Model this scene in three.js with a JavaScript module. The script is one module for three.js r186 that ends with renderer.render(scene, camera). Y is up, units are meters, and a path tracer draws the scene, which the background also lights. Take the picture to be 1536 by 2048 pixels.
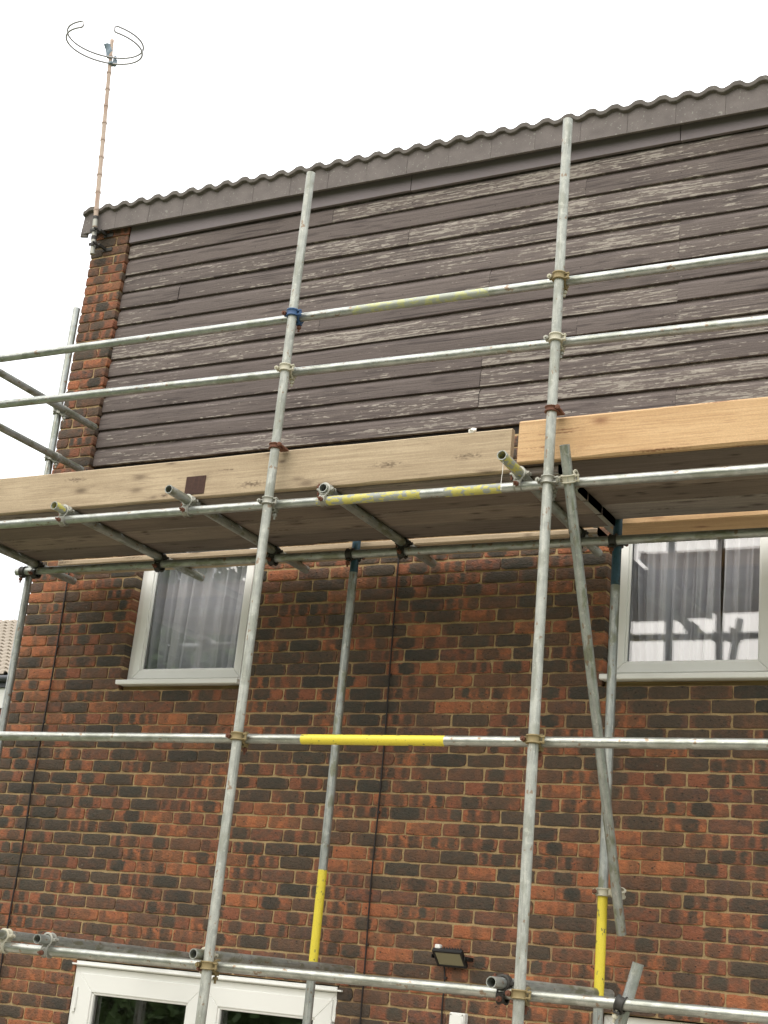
import * as THREE from 'three';
import { mergeGeometries } from 'three/addons/utils/BufferGeometryUtils.js';
import { RoundedBoxGeometry } from 'three/addons/geometries/RoundedBoxGeometry.js';

// ------------------------------------------------------------------ camera, sky, sun, exposure
const scene = new THREE.Scene();
const camera = new THREE.PerspectiveCamera(38.64, 0.75, 0.05, 600);
camera.position.set(3.4406, 1.9940, 7.2657);
camera.rotation.set(0.31899, 0.51580, 0.10416, 'YXZ');
scene.add(camera);

{ // white overcast sky (brighter towards the zenith), nothing in it but cloud
  const W = 64, H = 32, d = new Float32Array(W * H * 4);
  for (let j = 0; j < H; j++) for (let i = 0; i < W; i++) {
    const el = ((j + 0.5) / H - 0.5) * Math.PI, s = Math.max(0, Math.sin(el));
    const L = 2.95 * (0.95 + 2.05 * s) / 3;
    const k = (j * W + i) * 4;
    d[k] = L * 0.985; d[k + 1] = L; d[k + 2] = L * 1.02; d[k + 3] = 1;
  }
  const t = new THREE.DataTexture(d, W, H, THREE.RGBAFormat, THREE.FloatType);
  t.mapping = THREE.EquirectangularReflectionMapping; t.magFilter = t.minFilter = THREE.LinearFilter; t.needsUpdate = true;
  scene.background = t; scene.environment = t;
}
const sun = new THREE.DirectionalLight(0xfff3e2, 1.5);
sun.position.set(-4.5, 18.8, 17); sun.target.position.set(0, 3, 0);
sun.castShadow = true; sun.shadow.radius = 122; sun.shadow.mapSize.set(2048, 2048);
Object.assign(sun.shadow.camera, { left: -9, right: 9, top: 9, bottom: -9, near: 0.5, far: 60 });
scene.add(sun, sun.target);
const renderer = new THREE.WebGLRenderer({ antialias: true });
renderer.toneMapping = THREE.LinearToneMapping;
renderer.toneMappingExposure = 1.08;
renderer.shadowMap.enabled = true;

// ------------------------------------------------------------------ helpers
function RNG(s) { return () => { s |= 0; s = s + 0x6D2B79F5 | 0; let t = Math.imul(s ^ s >>> 15, 1 | s); t = t + Math.imul(t ^ t >>> 7, 61 | t) ^ t; return ((t ^ t >>> 14) >>> 0) / 4294967296; }; }
const hash = (x, y, s) => { let h = Math.imul(x, 374761393) + Math.imul(y, 668265263) + Math.imul(s, 1442695041) | 0; h = Math.imul(h ^ h >>> 13, 1274126177); return ((h ^ h >>> 16) >>> 0) / 4294967296; };
const sm = t => t * t * (3 - 2 * t), lerp = (a, b, t) => a + (b - a) * t, clamp = (x, a = 0, b = 1) => Math.min(b, Math.max(a, x));
const sstep = (a, b, x) => sm(clamp((x - a) / (b - a)));
function noise(x, y, s = 0, px = 1 << 20, py = 1 << 20) { // value noise, periodic in px, py
  const xi = Math.floor(x), yi = Math.floor(y), fx = sm(x - xi), fy = sm(y - yi);
  let x0 = xi, x1 = xi + 1, y0 = yi, y1 = yi + 1; if (px < 1e5) { x0 = ((x0 % px) + px) % px; x1 = ((x1 % px) + px) % px; } if (py < 1e5) { y0 = ((y0 % py) + py) % py; y1 = ((y1 % py) + py) % py; }
  return lerp(lerp(hash(x0, y0, s), hash(x1, y0, s), fx), lerp(hash(x0, y1, s), hash(x1, y1, s), fx), fy);
}
function fbm(x, y, s, px, py, o = 4) { let a = 0, w = 0.5, n = 0; for (let i = 0; i < o; i++) { a += w * noise(x, y, s + i * 17, px, py); n += w; w *= 0.5; x *= 2; y *= 2; px *= 2; py *= 2; } return a / n; }
const mixc = (a, b, t) => [lerp(a[0], b[0], t), lerp(a[1], b[1], t), lerp(a[2], b[2], t)];
function tex(w, h, fn, srgb = true) {
  const d = new Uint8Array(w * h * 4);
  for (let y = 0; y < h; y++) for (let x = 0; x < w; x++) {
    const c = fn(x, y), k = (y * w + x) * 4;
    if (typeof c === 'number') { d[k] = d[k + 1] = d[k + 2] = clamp(c, 0, 255); } else { d[k] = clamp(c[0], 0, 255); d[k + 1] = clamp(c[1], 0, 255); d[k + 2] = clamp(c[2], 0, 255); }
    d[k + 3] = 255;
  }
  const t = new THREE.DataTexture(d, w, h); t.magFilter = THREE.LinearFilter; t.minFilter = THREE.LinearMipmapLinearFilter; t.generateMipmaps = true;
  t.wrapS = t.wrapT = THREE.RepeatWrapping; t.anisotropy = 8; if (srgb) t.colorSpace = THREE.SRGBColorSpace; t.needsUpdate = true; return t;
}
const std = (o) => new THREE.MeshStandardMaterial(o);
const used = new Map();
function numbered(n) { const k = used.get(n) || 0; used.set(n, k + 1); return k ? `${n}_${String(k).padStart(3, '0')}` : n; }
function mesh(name, geo, mat, parent) { const m = new THREE.Mesh(geo, mat); m.name = name; parent.add(m); return m; }
function thing(name, label, category, group) { const g = new THREE.Group(); g.name = numbered(name); g.userData = { label, category }; if (group) g.userData.group = group; scene.add(g); return g; }
function single(name, geo, mat, label, category, group) { const m = mesh(numbered(name), geo, mat, scene); m.userData = { label, category }; if (group) m.userData.group = group; return m; }
function structure(name, geo, mat) { const m = mesh(name, geo, mat, scene); m.userData = { kind: 'structure' }; return m; }
const box = (w, h, d, x = 0, y = 0, z = 0) => new THREE.BoxGeometry(w, h, d).translate(x, y, z);
const rbox = (w, h, d, r, x = 0, y = 0, z = 0, seg = 2) => new RoundedBoxGeometry(w, h, d, seg, r).translate(x, y, z);
const b2 = (x0, x1, y0, y1, z0, z1) => box(x1 - x0, y1 - y0, z1 - z0, (x0 + x1) / 2, (y0 + y1) / 2, (z0 + z1) / 2);
const merge = (a) => mergeGeometries(a.map(g => { const q = g.index ? g.toNonIndexed() : g; for (const k of Object.keys(q.attributes)) if (!['position', 'normal', 'uv'].includes(k)) q.deleteAttribute(k); return q; }));
const V = (x, y, z) => new THREE.Vector3(x, y, z);
function project(p) { const v = p.clone().project(camera); return v; }
camera.updateMatrixWorld(); camera.updateProjectionMatrix();

// ------------------------------------------------------------------ textures
// brick faces: an atlas of 8 x 16 single faces, clay with dark kiln marks across it
const CELLX = 8, CELLY = 16;
const brickLook = []; { const r = RNG(4711);
  for (let i = 0; i < CELLX * CELLY; i++) {
    const k = r(); const look = { seed: i * 31 + 7, bands: [], pits: [] };
    const orange = [180, 106, 70], red = [148, 88, 65], brown = [120, 84, 64], plum = [104, 76, 66], dark = [80, 72, 62], char = [60, 56, 50];
    look.a = mixc(red, orange, r()); look.b = mixc(brown, red, r()); look.dark = mixc(dark, char, r() * 0.8);
    if (k < 0.13) { look.a = mixc(orange, [190, 114, 74], r()); look.b = mixc(orange, red, r()); }
    else if (k < 0.26) { look.a = mixc(red, brown, r()); look.b = mixc(brown, plum, r()); }
    else if (k < 0.54) { look.bands.push([0.5 + (r() - 0.5) * 0.1, 0.38 + r() * 0.14, 0.6 + r() * 0.4]); look.a = mixc(brown, red, r()); look.b = mixc(plum, brown, r()); }
    else if (k < 0.74) { look.bands.push([0.28 + r() * 0.4, 0.18 + r() * 0.12, 0.65 + r() * 0.35]); }
    else { const n = r() < 0.5 ? 2 : 3; for (let q = 0; q < n; q++) look.bands.push([(q + 0.5 + (r() - 0.5) * 0.3) / n, 0.07 + r() * 0.09, 0.5 + r() * 0.45]); }
    if (!look.bands.length) { const n = 1 + (r() * 3 | 0); for (let q = 0; q < n; q++) look.bands.push([(q + 0.5 + (r() - 0.5) * 0.5) / n, 0.06 + r() * 0.16, 0.12 + r() * 0.34]); }
    look.mott = 0.25 + r() * 0.45; look.round = 0.12 + r() * 0.3;
    const np = r() * 7 | 0; for (let q = 0; q < np; q++) look.pits.push([r(), r(), 0.008 + r() * 0.02, r() < 0.97 ? -1 : 1]);
    brickLook.push(look);
  } }
const brickHeights = new Float32Array(1024 * 1024);
const brickMap = tex(1024, 1024, (x, y) => {
  const cx = Math.floor(x / 128), cy = Math.floor(y / 64), L = brickLook[cy * CELLX + cx], u = (x % 128) / 128, v = (y % 64) / 64, s = L.seed;
  const n1 = fbm(u * 7, v * 3, s, 1e6, 1e6, 4), n2 = noise(u * 60, v * 26, s + 5), n3 = fbm(u * 18, v * 8, s + 9, 1e6, 1e6, 3);
  let c = mixc(L.a, L.b, sstep(0.25, 0.75, n1));
  for (const [bu, bw, st] of L.bands) {
    const wob = (n3 - 0.5) * 0.10, edge = Math.abs(u - bu + wob * 0.5) - bw + wob * 0.4;
    const ve = Math.max(0, Math.abs(v - 0.5) - 0.36 + wob) * L.round * 4;
    c = mixc(c, L.dark, st * (1 - sstep(-0.05, 0.045, edge + ve)) * (0.75 + 0.35 * n1));
  }
  c = mixc(c, mixc(L.dark, L.b, 0.4), L.mott * sstep(0.45, 0.8, fbm(u * 5, v * 1.2, s + 60, 1e6, 1e6, 3))); c = mixc(c, L.a, 0.35 * L.mott * sstep(0.55, 0.8, fbm(u * 6, v * 2.2, s + 70, 1e6, 1e6, 3)));
  let h = 0.5 + (n3 - 0.5) * 0.7 + (n2 - 0.5) * 0.3;
  for (const [pu, pv, pr, sg] of L.pits) { const d = Math.hypot((u - pu) * 1, (v - pv) * 0.32) / pr; if (d < 1) { const t = 1 - d * d; c = sg < 0 ? mixc(c, [44, 38, 36], t * 0.8) : mixc(c, [190, 170, 150], t * 0.6); h -= sg < 0 ? t * 0.5 : 0; } }
  const k = 0.86 + 0.2 * n2 + 0.12 * (n3 - 0.5);
  brickHeights[y * 1024 + x] = clamp(h) * 255;
  return [c[0] * k, c[1] * k, c[2] * k];
});
const brickBump = tex(1024, 1024, (x, y) => brickHeights[y * 1024 + x], false);
const mortarMap = tex(512, 512, (x, y) => { const n = fbm(x / 32, y / 32, 3, 16, 16, 5), g = hash(x, y, 9), p = fbm(x / 128, y / 128, 77, 4, 4, 3); const c = mixc([148, 125, 90], [184, 159, 117], n); const q = mixc(c, [132, 106, 82], sstep(0.5, 0.75, p) * 0.7); const k = 0.86 + 0.26 * g; return [q[0] * k, q[1] * k, q[2] * k]; });
const mortarBump = tex(256, 256, (x, y) => 255 * (0.6 * fbm(x / 16, y / 16, 5, 16, 16, 4) + 0.4 * hash(x, y, 3)), false);
// weather boards: brown paint peeling from grey timber; 4 m x 2 m
const CLADJ = { 0: [-1.33], 1: [0.474], 2: [-0.73], 3: [-2.53], 4: [1.074], 5: [-0.125, 1.078], 6: [-1.33], 7: [1.078], 8: [0.472], 9: [-0.131], 10: [-0.132], 11: [-0.13], 12: [1.09] };
const cladMap = tex(2048, 1024, (x, y) => { // 6.4 m x 2 m, from x = -3.1, y = 5.15
  const X = x / 320 - 3.1, Y = 5.15 + y / 512, t = (7.0 - Y) / 0.1338, row = Math.floor(t), inrow = 1 - (t - row); let seg = 0; for (const q of CLADJ[row] || []) if (X > q) seg++;
  const id = row * 5 + seg, so = id * 13.7, rw = hash(id, 3, 8), tone = hash(id, 5, 2), m = X + so, v = Y * 1.0 + so;
  const zone = fbm(X * 0.9 + rw * 9, Y * 2.6 + id * 0.31, 15, 1e6, 1e6, 3), grain = fbm(m * 12, v * 300, 5, 1e6, 1e6, 3), streak = fbm(m * 7, v * 120, 21, 1e6, 1e6, 4), chip = fbm(m * 34, v * 150, 31, 1e6, 1e6, 3), big = fbm(m * 2, v * 12, 11, 1e6, 1e6, 3);
  let c = mixc([84, 74, 70], [110, 99, 94], clamp(0.35 * tone + 0.5 * big + 0.25 * grain)); c = mixc(c, [66, 57, 54], sstep(0.55, 0.8, fbm(m * 5, v * 60, 41, 1e6, 1e6, 3)) * 0.6);
  const wear = clamp(0.22 + 2.1 * (zone - 0.34) + 0.75 * (rw - 0.42)), lvl = 0.80 - 0.27 * wear;
  const f = 0.58 * streak + 0.42 * chip + (inrow < 0.06 ? 0.09 : 0) - (inrow > 0.72 ? 0.05 : 0);
  c = mixc(c, [124, 113, 104], sstep(lvl - 0.15, lvl, 0.6 * streak + 0.4 * grain) * 0.55 * wear);
  c = mixc(c, mixc([120, 112, 104], [174, 165, 153], grain), sstep(lvl - 0.012, lvl + 0.03, f));
  const crack = fbm(m * 1.5, v * 190, 61, 1e6, 1e6, 2); c = mixc(c, [56, 48, 46], (1 - sstep(0.17, 0.26, crack)) * 0.7);
  const st = Math.abs(((X + 0.13) / 0.6 + 100.5) % 1 - 0.5) * 0.6, ny = Math.abs(inrow - 0.3) * 0.134; if (Math.hypot(st, ny) < 0.0035) c = [52, 44, 42];
  const k = 0.92 + 0.16 * hash(x, y, 2); return [c[0] * k, c[1] * k, c[2] * k];
});
const cladBump = tex(1024, 1024, (x, y) => { const m = x / 256, Y = y / 512; return 255 * (0.6 * fbm(m * 14, Y * 200, 5, 56, 1e6, 3) + 0.4 * fbm(m * 9, Y * 90, 21, 36, 1e6, 3)); }, false);
function woodMap(seed, A, B, D, nKnots, W = 2048, H = 256, marks = 0) { // 4 m x 0.5 m
  const r = RNG(seed), kn = []; for (let i = 0; i < nKnots; i++) kn.push([r() * 4, r() * 0.5, 0.008 + r() * 0.016, 0.5 + r() * 0.5]);
  const mk = []; for (let i = 0; i < marks; i++) mk.push([r() * 4, r() * 0.5, 0.02 + r() * 0.1, 0.004 + r() * 0.014]);
  return tex(W, H, (x, y) => {
    const m = x / W * 4, Y = y / H * 0.5; let wy = Y, kd = 0;
    for (const [kx, ky, kr, ks] of kn) { const dx = (m - kx) / (kr * 2.6), dy = (Y - ky) / kr, d2 = dx * dx + dy * dy; if (d2 < 16) { wy += 0.012 * Math.sign(Y - ky) * Math.exp(-d2 * 0.35); kd = Math.max(kd, ks * Math.exp(-d2 * 1.3)); } }
    const g = fbm(m * 2.5, wy * 160, seed, 10, 1e6, 4), g2 = fbm(m * 10, wy * 420, seed + 3, 40, 1e6, 3), p = fbm(m * 3, Y * 8, seed + 8, 12, 1e6, 3);
    let c = mixc(A, B, sstep(0.25, 0.8, 0.6 * g + 0.4 * p)); c = mixc(c, D, sstep(0.60, 0.85, g2) * 0.35); c = mixc(c, D, kd);
    for (const [kx, ky, lx, ly] of mk) { const d = Math.hypot((m - kx) / lx, (Y - ky) / ly) + (noise(m * 90, Y * 200, seed + 40) - 0.5) * 1.3; if (d < 1) c = mixc(c, D, (1 - d) * 0.8); }
    const k = 0.93 + 0.14 * hash(x, y, seed); return [c[0] * k, c[1] * k, c[2] * k];
  });
}
const woodOld = woodMap(21, [160, 141, 115], [186, 167, 139], [106, 90, 72], 34, 2048, 256, 16);
const woodNew = woodMap(57, [184, 148, 106], [204, 170, 128], [132, 92, 62], 12, 2048, 256, 22);
const woodDeck = woodMap(91, [120, 111, 104], [146, 135, 126], [72, 62, 56], 40, 2048, 256, 26);
const galvTex = (seed, A, B, C, amt) => tex(128, 2048, (x, y) => { const u = x / 128, v = y / 2048; const n = fbm(u * 6, v * 82, seed, 6, 82, 4), s = fbm(u * 14, v * 20, seed + 4, 14, 20, 3), q = fbm(u * 4, v * 34, seed + 9, 4, 34, 4), sp = fbm(u * 10, v * 156, seed + 14, 10, 156, 3), sc = fbm(u * 60, v * 24, seed + 21, 60, 24, 2), ru = fbm(u * 8, v * 102, seed + 27, 8, 102, 4);
  let c = mixc(A, B, sstep(0.2, 0.8, 0.6 * n + 0.4 * s)); c = mixc(c, C, sstep(0.52, 0.72, q) * amt); c = mixc(c, [206, 204, 194], sstep(0.73, 0.80, sp) * 0.4); c = mixc(c, [96, 98, 94], sstep(0.74, 0.8, sc) * 0.45); c = mixc(c, [122, 92, 68], sstep(0.72, 0.8, ru) * 0.6); const k = 0.92 + 0.16 * hash(x, y, seed); return [c[0] * k, c[1] * k, c[2] * k]; });
const galvA = galvTex(3, [152, 154, 147], [182, 183, 174], [136, 138, 126], 0.6);
const galvB = galvTex(13, [148, 151, 147], [178, 180, 174], [136, 140, 126], 0.6);
const galvC = galvTex(23, [144, 148, 143], [176, 178, 172], [124, 126, 106], 0.85);
const galvBump = tex(128, 1024, (x, y) => 255 * fbm(x / 8, y / 8, 8, 16, 128, 4), false);
const paintTex = (seed, P, under, wear) => tex(128, 2048, (x, y) => { const u = x / 128, v = y / 2048; const n = fbm(u * 8, v * 136, seed, 8, 136, 4), q = fbm(u * 22, v * 88, seed + 5, 22, 88, 3); const b = sstep(wear, wear + 0.05, 0.6 * n + 0.4 * q); const k = 0.94 + 0.12 * hash(x, y, seed); const c = mixc(P, under, b); return [c[0] * k, c[1] * k, c[2] * k]; });
const yellowClean = paintTex(5, [214, 196, 60], [112, 106, 62], 0.655), yellowWorn = paintTex(9, [190, 182, 98], [150, 153, 146], 0.48), yellowFaint = paintTex(15, [172, 174, 128], [156, 160, 148], 0.45);
const concreteMap = tex(512, 512, (x, y) => { const n = fbm(x / 64, y / 64, 6, 8, 8, 5), g = hash(x, y, 4), l = fbm(x / 12, y / 12, 66, 1e6, 1e6, 3); let c = mixc([102, 95, 92], [124, 116, 112], n); if (l > 0.72) c = mixc(c, [160, 160, 150], sstep(0.72, 0.80, l) * 0.6); const k = 0.88 + 0.22 * g; return [c[0] * k, c[1] * k, c[2] * k]; });
const farTileMap = tex(256, 256, (x, y) => { const n = fbm(x / 30, y / 30, 16, 1e6, 1e6, 4), c = mixc([136, 126, 112], [164, 153, 138], n), k = 0.92 + 0.16 * hash(x, y, 4); return [c[0] * k, c[1] * k, c[2] * k]; });
const grassMap = tex(512, 512, (x, y) => { const n = fbm(x / 40, y / 40, 2, 1e6, 1e6, 4), g = hash(x, y, 1); const c = mixc([68, 80, 46], [94, 106, 62], n); const k = 0.7 + 0.5 * g; return [c[0] * k, c[1] * k, c[2] * k]; }); grassMap.repeat.set(120, 120);
const pavingMap = tex(512, 512, (x, y) => { const n = fbm(x / 50, y / 50, 12, 1e6, 1e6, 5); const c = mixc([150, 142, 130], [178, 170, 156], n), k = 0.9 + 0.18 * hash(x, y, 8); return [c[0] * k, c[1] * k, c[2] * k]; });
const bambooMap = tex(64, 512, (x, y) => { const n = fbm(x / 8, y / 90, 31, 8, 1e6, 4), q = fbm(x / 20, y / 40, 35, 4, 1e6, 3); let c = mixc([182, 166, 148], [168, 144, 126], n); c = mixc(c, [150, 116, 98], sstep(0.5, 0.75, q) * 0.6); return c; });

// ------------------------------------------------------------------ materials
const M = {
  brick: std({ map: brickMap, color: new THREE.Color(0.80, 0.88, 0.87), bumpMap: brickBump, bumpScale: 0.006, roughness: 0.93 }),
  mortar: std({ map: mortarMap, bumpMap: mortarBump, bumpScale: 0.003, roughness: 0.97 }),
  clad: std({ map: cladMap, bumpMap: cladBump, bumpScale: 0.0025, roughness: 0.82 }),
  fascia: std({ color: 0x786f70, roughness: 0.7, bumpMap: cladBump, bumpScale: 0.0006 }),
  felt: std({ color: 0x2a2624, roughness: 0.95 }),
  plaster: std({ color: 0x6e6c68, roughness: 0.95 }),
  woodOld: std({ map: woodOld, roughness: 0.88 }), woodNew: std({ map: woodNew, roughness: 0.8 }), woodDeck: std({ map: woodDeck, roughness: 0.92 }),
  woodPatch: std({ map: woodDeck, color: 0x8a6a60, roughness: 0.92 }),
  galvLight: std({ map: galvA, bumpMap: galvBump, bumpScale: 0.0006, metalness: 0.25, roughness: 0.55 }),
  galv: std({ map: galvB, bumpMap: galvBump, bumpScale: 0.0006, metalness: 0.7, roughness: 0.36 }),
  galvBright: std({ map: galvA, bumpMap: galvBump, bumpScale: 0.0006, metalness: 0.72, roughness: 0.34 }),
  galvOld: std({ map: galvC, bumpMap: galvBump, bumpScale: 0.0006, metalness: 0.55, roughness: 0.46 }),
  yellow: std({ map: yellowClean, roughness: 0.5 }), yellowWorn: std({ map: yellowWorn, roughness: 0.55, metalness: 0.1 }), yellowFaint: std({ map: yellowFaint, roughness: 0.5, metalness: 0.3 }),
  blue: std({ color: 0x2c4f78, roughness: 0.55 }), bluePaint: std({ map: galvC, color: 0x4f7f9c, roughness: 0.5 }),
  cream: std({ color: 0xb9b4a0, roughness: 0.65, metalness: 0.2 }), zinc: std({ color: 0x9b9a90, roughness: 0.5, metalness: 0.45 }), brass: std({ color: 0x8c7c58, roughness: 0.65, metalness: 0.3 }),
  rust: std({ color: 0x6b4534, roughness: 0.85, metalness: 0.1 }), darkSteel: std({ color: 0x3c3a36, roughness: 0.6, metalness: 0.4 }),
  pvc: std({ color: 0xe6e6e1, roughness: 0.35 }), gasket: std({ color: 0x1c1c1c, roughness: 0.7 }),
  glass: new THREE.MeshPhysicalMaterial({ color: 0xffffff, transmission: 1, roughness: 0, ior: 2.0, thickness: 0 }),
  voile: new THREE.MeshPhysicalMaterial({ color: 0xdcdde4, roughness: 1, transmission: 0.2, thickness: 0, side: THREE.DoubleSide }),
  concrete: std({ map: concreteMap, roughness: 0.95 }), concreteWorn: std({ map: concreteMap, color: 0xe4e6e0, roughness: 0.95 }),
  black: std({ color: 0x151515, roughness: 0.5 }), cable: std({ color: 0x1d1512, roughness: 0.6 }), ledPanel: std({ color: 0x8a866c, roughness: 0.25 }),
  bamboo: std({ map: bambooMap, roughness: 0.6 }), node: std({ color: 0xa08a7a, roughness: 0.7 }), wire: std({ color: 0xa4a2a2, roughness: 0.4, metalness: 0.5 }), tape: std({ color: 0x74848e, roughness: 0.6 }),
  render: std({ color: 0xcfcec8, roughness: 0.9 }), gutter: std({ color: 0x33363a, roughness: 0.5 }), farTile: std({ map: farTileMap, color: 0xffffff, roughness: 0.9 }), farBrick: std({ color: 0x6b4034, roughness: 0.95 }),
  grass: std({ map: grassMap, roughness: 1 }), paving: std({ map: pavingMap, roughness: 0.95 }),
  bark: std({ color: 0x4a3d30, roughness: 0.95 }), leaf: new THREE.MeshPhysicalMaterial({ color: 0x4f6b2c, roughness: 0.8, transmission: 0.3, thickness: 0, side: THREE.DoubleSide }), fence: std({ map: woodDeck, color: 0xb09a86, roughness: 0.95 }),
  foliage: std({ color: 0x44562c, roughness: 1 }),
  paper: std({ color: 0xe8e4dc, roughness: 0.9 }),
};

// ------------------------------------------------------------------ ground
structure('lawn', new THREE.PlaneGeometry(600, 600).rotateX(-Math.PI / 2).translate(0, -0.05, 0), M.grass);
{ const g = new THREE.Group(); g.name = 'patio'; g.userData = { kind: 'structure' }; scene.add(g); const r = RNG(5);
  for (let i = 0; i < 15; i++) for (let j = 0; j < 14; j++) mesh('paving_slab', new THREE.BoxGeometry(0.59, 0.05, 0.59).translate(-3.9 + i * 0.6, -0.03 + 0.004 * r(), 0.34 + j * 0.6), M.paving, g); }

// ------------------------------------------------------------------ the house
const house = thing('house', 'two storey brick house with dark timber boarding under a tiled roof', 'house');
const Y0 = 4.5, CX0 = -3.372, CX1 = 2.93; // bed joint 0 height, wall ends
const openings = [[-2.478, -1.560, 3.679, 4.722], [0.758, 1.676, 3.679, 4.722], [-2.472, -0.660, 0.0, 2.021], [0.845, 2.25, 0.98, 2.021]];
{ // masonry behind the brick faces, mortar recessed a little from them
  const wall = new THREE.Group(); wall.name = 'brick_wall'; house.add(wall);
  const outline = (e) => { const s = new THREE.Shape(); s.moveTo(CX0 + e, -0.3); s.lineTo(CX1, -0.3); s.lineTo(CX1, 5.19 - e); s.lineTo(-3.048 - e, 5.19 - e); s.lineTo(-3.048 - e, 7.13); s.lineTo(CX0 + e, 7.13); s.closePath();
    for (const [a, b, c, d] of openings) { const h = new THREE.Path(); h.moveTo(a - e, c - e); h.lineTo(a - e, d + e); h.lineTo(b + e, d + e); h.lineTo(b + e, c - e); h.closePath(); s.holes.push(h); } return s; };
  const mg = new THREE.ExtrudeGeometry(outline(0.006), { depth: 0.092, bevelEnabled: false }).translate(0, 0, -0.1012);
  const uv = mg.attributes.uv, ps = mg.attributes.position; for (let i = 0; i < uv.count; i++) uv.setXY(i, ps.getX(i) / 1.3 + ps.getZ(i), ps.getY(i) / 1.3);
  mesh('mortar', mg, M.mortar, wall);
  mesh('inner_wall', new THREE.ExtrudeGeometry(outline(0.0), { depth: 0.16, bevelEnabled: false }).translate(0, 0, -0.262), M.plaster, house);

  // a brick: worn arrises, slightly uneven outline
  function brickGeo(w, h, dep, cell, seed) {
    const r = RNG(seed * 7919 + 13), nx = 6, ny = 3, P = [], N = [], U = [], I = [];
    const cu = (cell % CELLX) / CELLX, cv = Math.floor(cell / CELLX) / CELLY, flip = r() < 0.5, part = Math.min(1, w / 0.215), uo = r() * (1 - part);
    const UV = (x, y) => { let u = clamp((x / w + 0.5) * part + uo, 0.015, 0.985); if (flip) u = 1 - u; return [cu + u / CELLX, cv + clamp(y / h + 0.5, 0.03, 0.97) / CELLY]; };
    const ed = 0.0050, jit = 0.0026, pt = [];
    const tiltx = (r() - 0.5) * 0.003, tilty = (r() - 0.5) * 0.003, zo = (r() - 0.5) * 0.0045;
    const outline = []; // ring of points
    for (let i = 0; i < nx; i++) outline.push([-w / 2 + w * i / nx, -h / 2]);
    for (let j = 0; j < ny; j++) outline.push([w / 2, -h / 2 + h * j / ny]);
    for (let i = 0; i < nx; i++) outline.push([w / 2 - w * i / nx, h / 2]);
    for (let j = 0; j < ny; j++) outline.push([-w / 2, h / 2 - h * j / ny]);
    const ring = (ins, z, jj) => outline.map(([x, y]) => { const cr = Math.abs(Math.abs(x) - w / 2) < 1e-6 && Math.abs(Math.abs(y) - h / 2) < 1e-6 ? 0.0022 : 0; const chip = r() < 0.10 ? 0.0045 : 0; const ii = ins + cr + chip; return [x - Math.sign(x) * Math.min(Math.abs(x), ii * (Math.abs(Math.abs(x) - w / 2) < 1e-6 ? 1 : 0)) + (r() - 0.5) * jj, y - Math.sign(y) * ii * (Math.abs(Math.abs(y) - h / 2) < 1e-6 ? 1 : 0) + (r() - 0.5) * jj, z + zo + x * tiltx / w + y * tilty / h]; });
    const R0 = ring(0, -dep, 0), R1 = ring(0, -ed, jit), R2 = ring(ed * 0.85, -0.0004, jit);
    const add = (p) => { P.push(...p); U.push(...UV(p[0], p[1])); return P.length / 3 - 1; };
    const a0 = R0.map(add), a1 = R1.map(add), n = outline.length;
    for (let i = 0; i < n; i++) { const k = (i + 1) % n; I.push(a0[i], a0[k], a1[k], a0[i], a1[k], a1[i]); }
    const b1 = R1.map(add), b2_ = R2.map(add);
    for (let i = 0; i < n; i++) { const k = (i + 1) % n; I.push(b1[i], b1[k], b2_[k], b1[i], b2_[k], b2_[i]); }
    const c = add([(r() - 0.5) * w * 0.2, 0, zo + (r() - 0.5) * 0.0006]); for (let i = 0; i < n; i++) I.push(b2_[i], b2_[(i + 1) % n], c);
    const g = new THREE.BufferGeometry(); g.setAttribute('position', new THREE.Float32BufferAttribute(P, 3)); g.setAttribute('uv', new THREE.Float32BufferAttribute(U, 2)); g.setIndex(I); g.computeVertexNormals(); return g;
  }
  const r = RNG(99), list = [];
  const inOpen = (x0, x1, y) => openings.find(o => y > o[2] - 0.01 && y < o[3] + 0.0 && x1 > o[0] && x0 < o[1]);
  for (let k = -36; k < 63; k++) { // course k hangs between bed joints k and k+1
    const yc = Y0 - (k + 0.5) * 0.075, odd = ((k % 2) + 2) % 2 === 1;
    const xr = yc > 5.15 ? -3.0435 : CX1;
    let hs = []; for (let h = -30; h <= 27; h++) if ((((h % 2) + 2) % 2 === 1) === odd) hs.push(h);
    if (odd) hs.unshift(-30); 
    for (let q = 0; q < hs.length; q++) {
      const j0 = (r() - 0.5) * 0.008, a = hs[q] * 0.1125, b = (q + 1 < hs.length ? hs[q + 1] : hs[q] + 2) * 0.1125;
      let x0 = (q === 0 ? CX0 : a + 0.0040), x1 = b - 0.0040 + j0; if (x0 > xr - 0.03) break; if (x1 > xr - 0.005) x1 = xr; if (yc > 5.15 && x1 > xr - 0.04) x1 = xr;
      // cut at openings
      const pieces = [[x0, x1]];
      for (const o of openings) if (yc > o[2] && yc < o[3]) for (let m = pieces.length - 1; m >= 0; m--) { const [p, s] = pieces[m]; if (s > o[0] && p < o[1]) { pieces.splice(m, 1); if (o[0] - p > 0.035) pieces.push([p, o[0]]); else if (o[0] - p > 0 && list.length) list[list.length - 1].x1 = o[0]; if (s - o[1] > 0.035) pieces.push([o[1], s]); } }
      for (const [p, s] of pieces) list.push({ x0: p, x1: s, yc, k });
    }
  }
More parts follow.
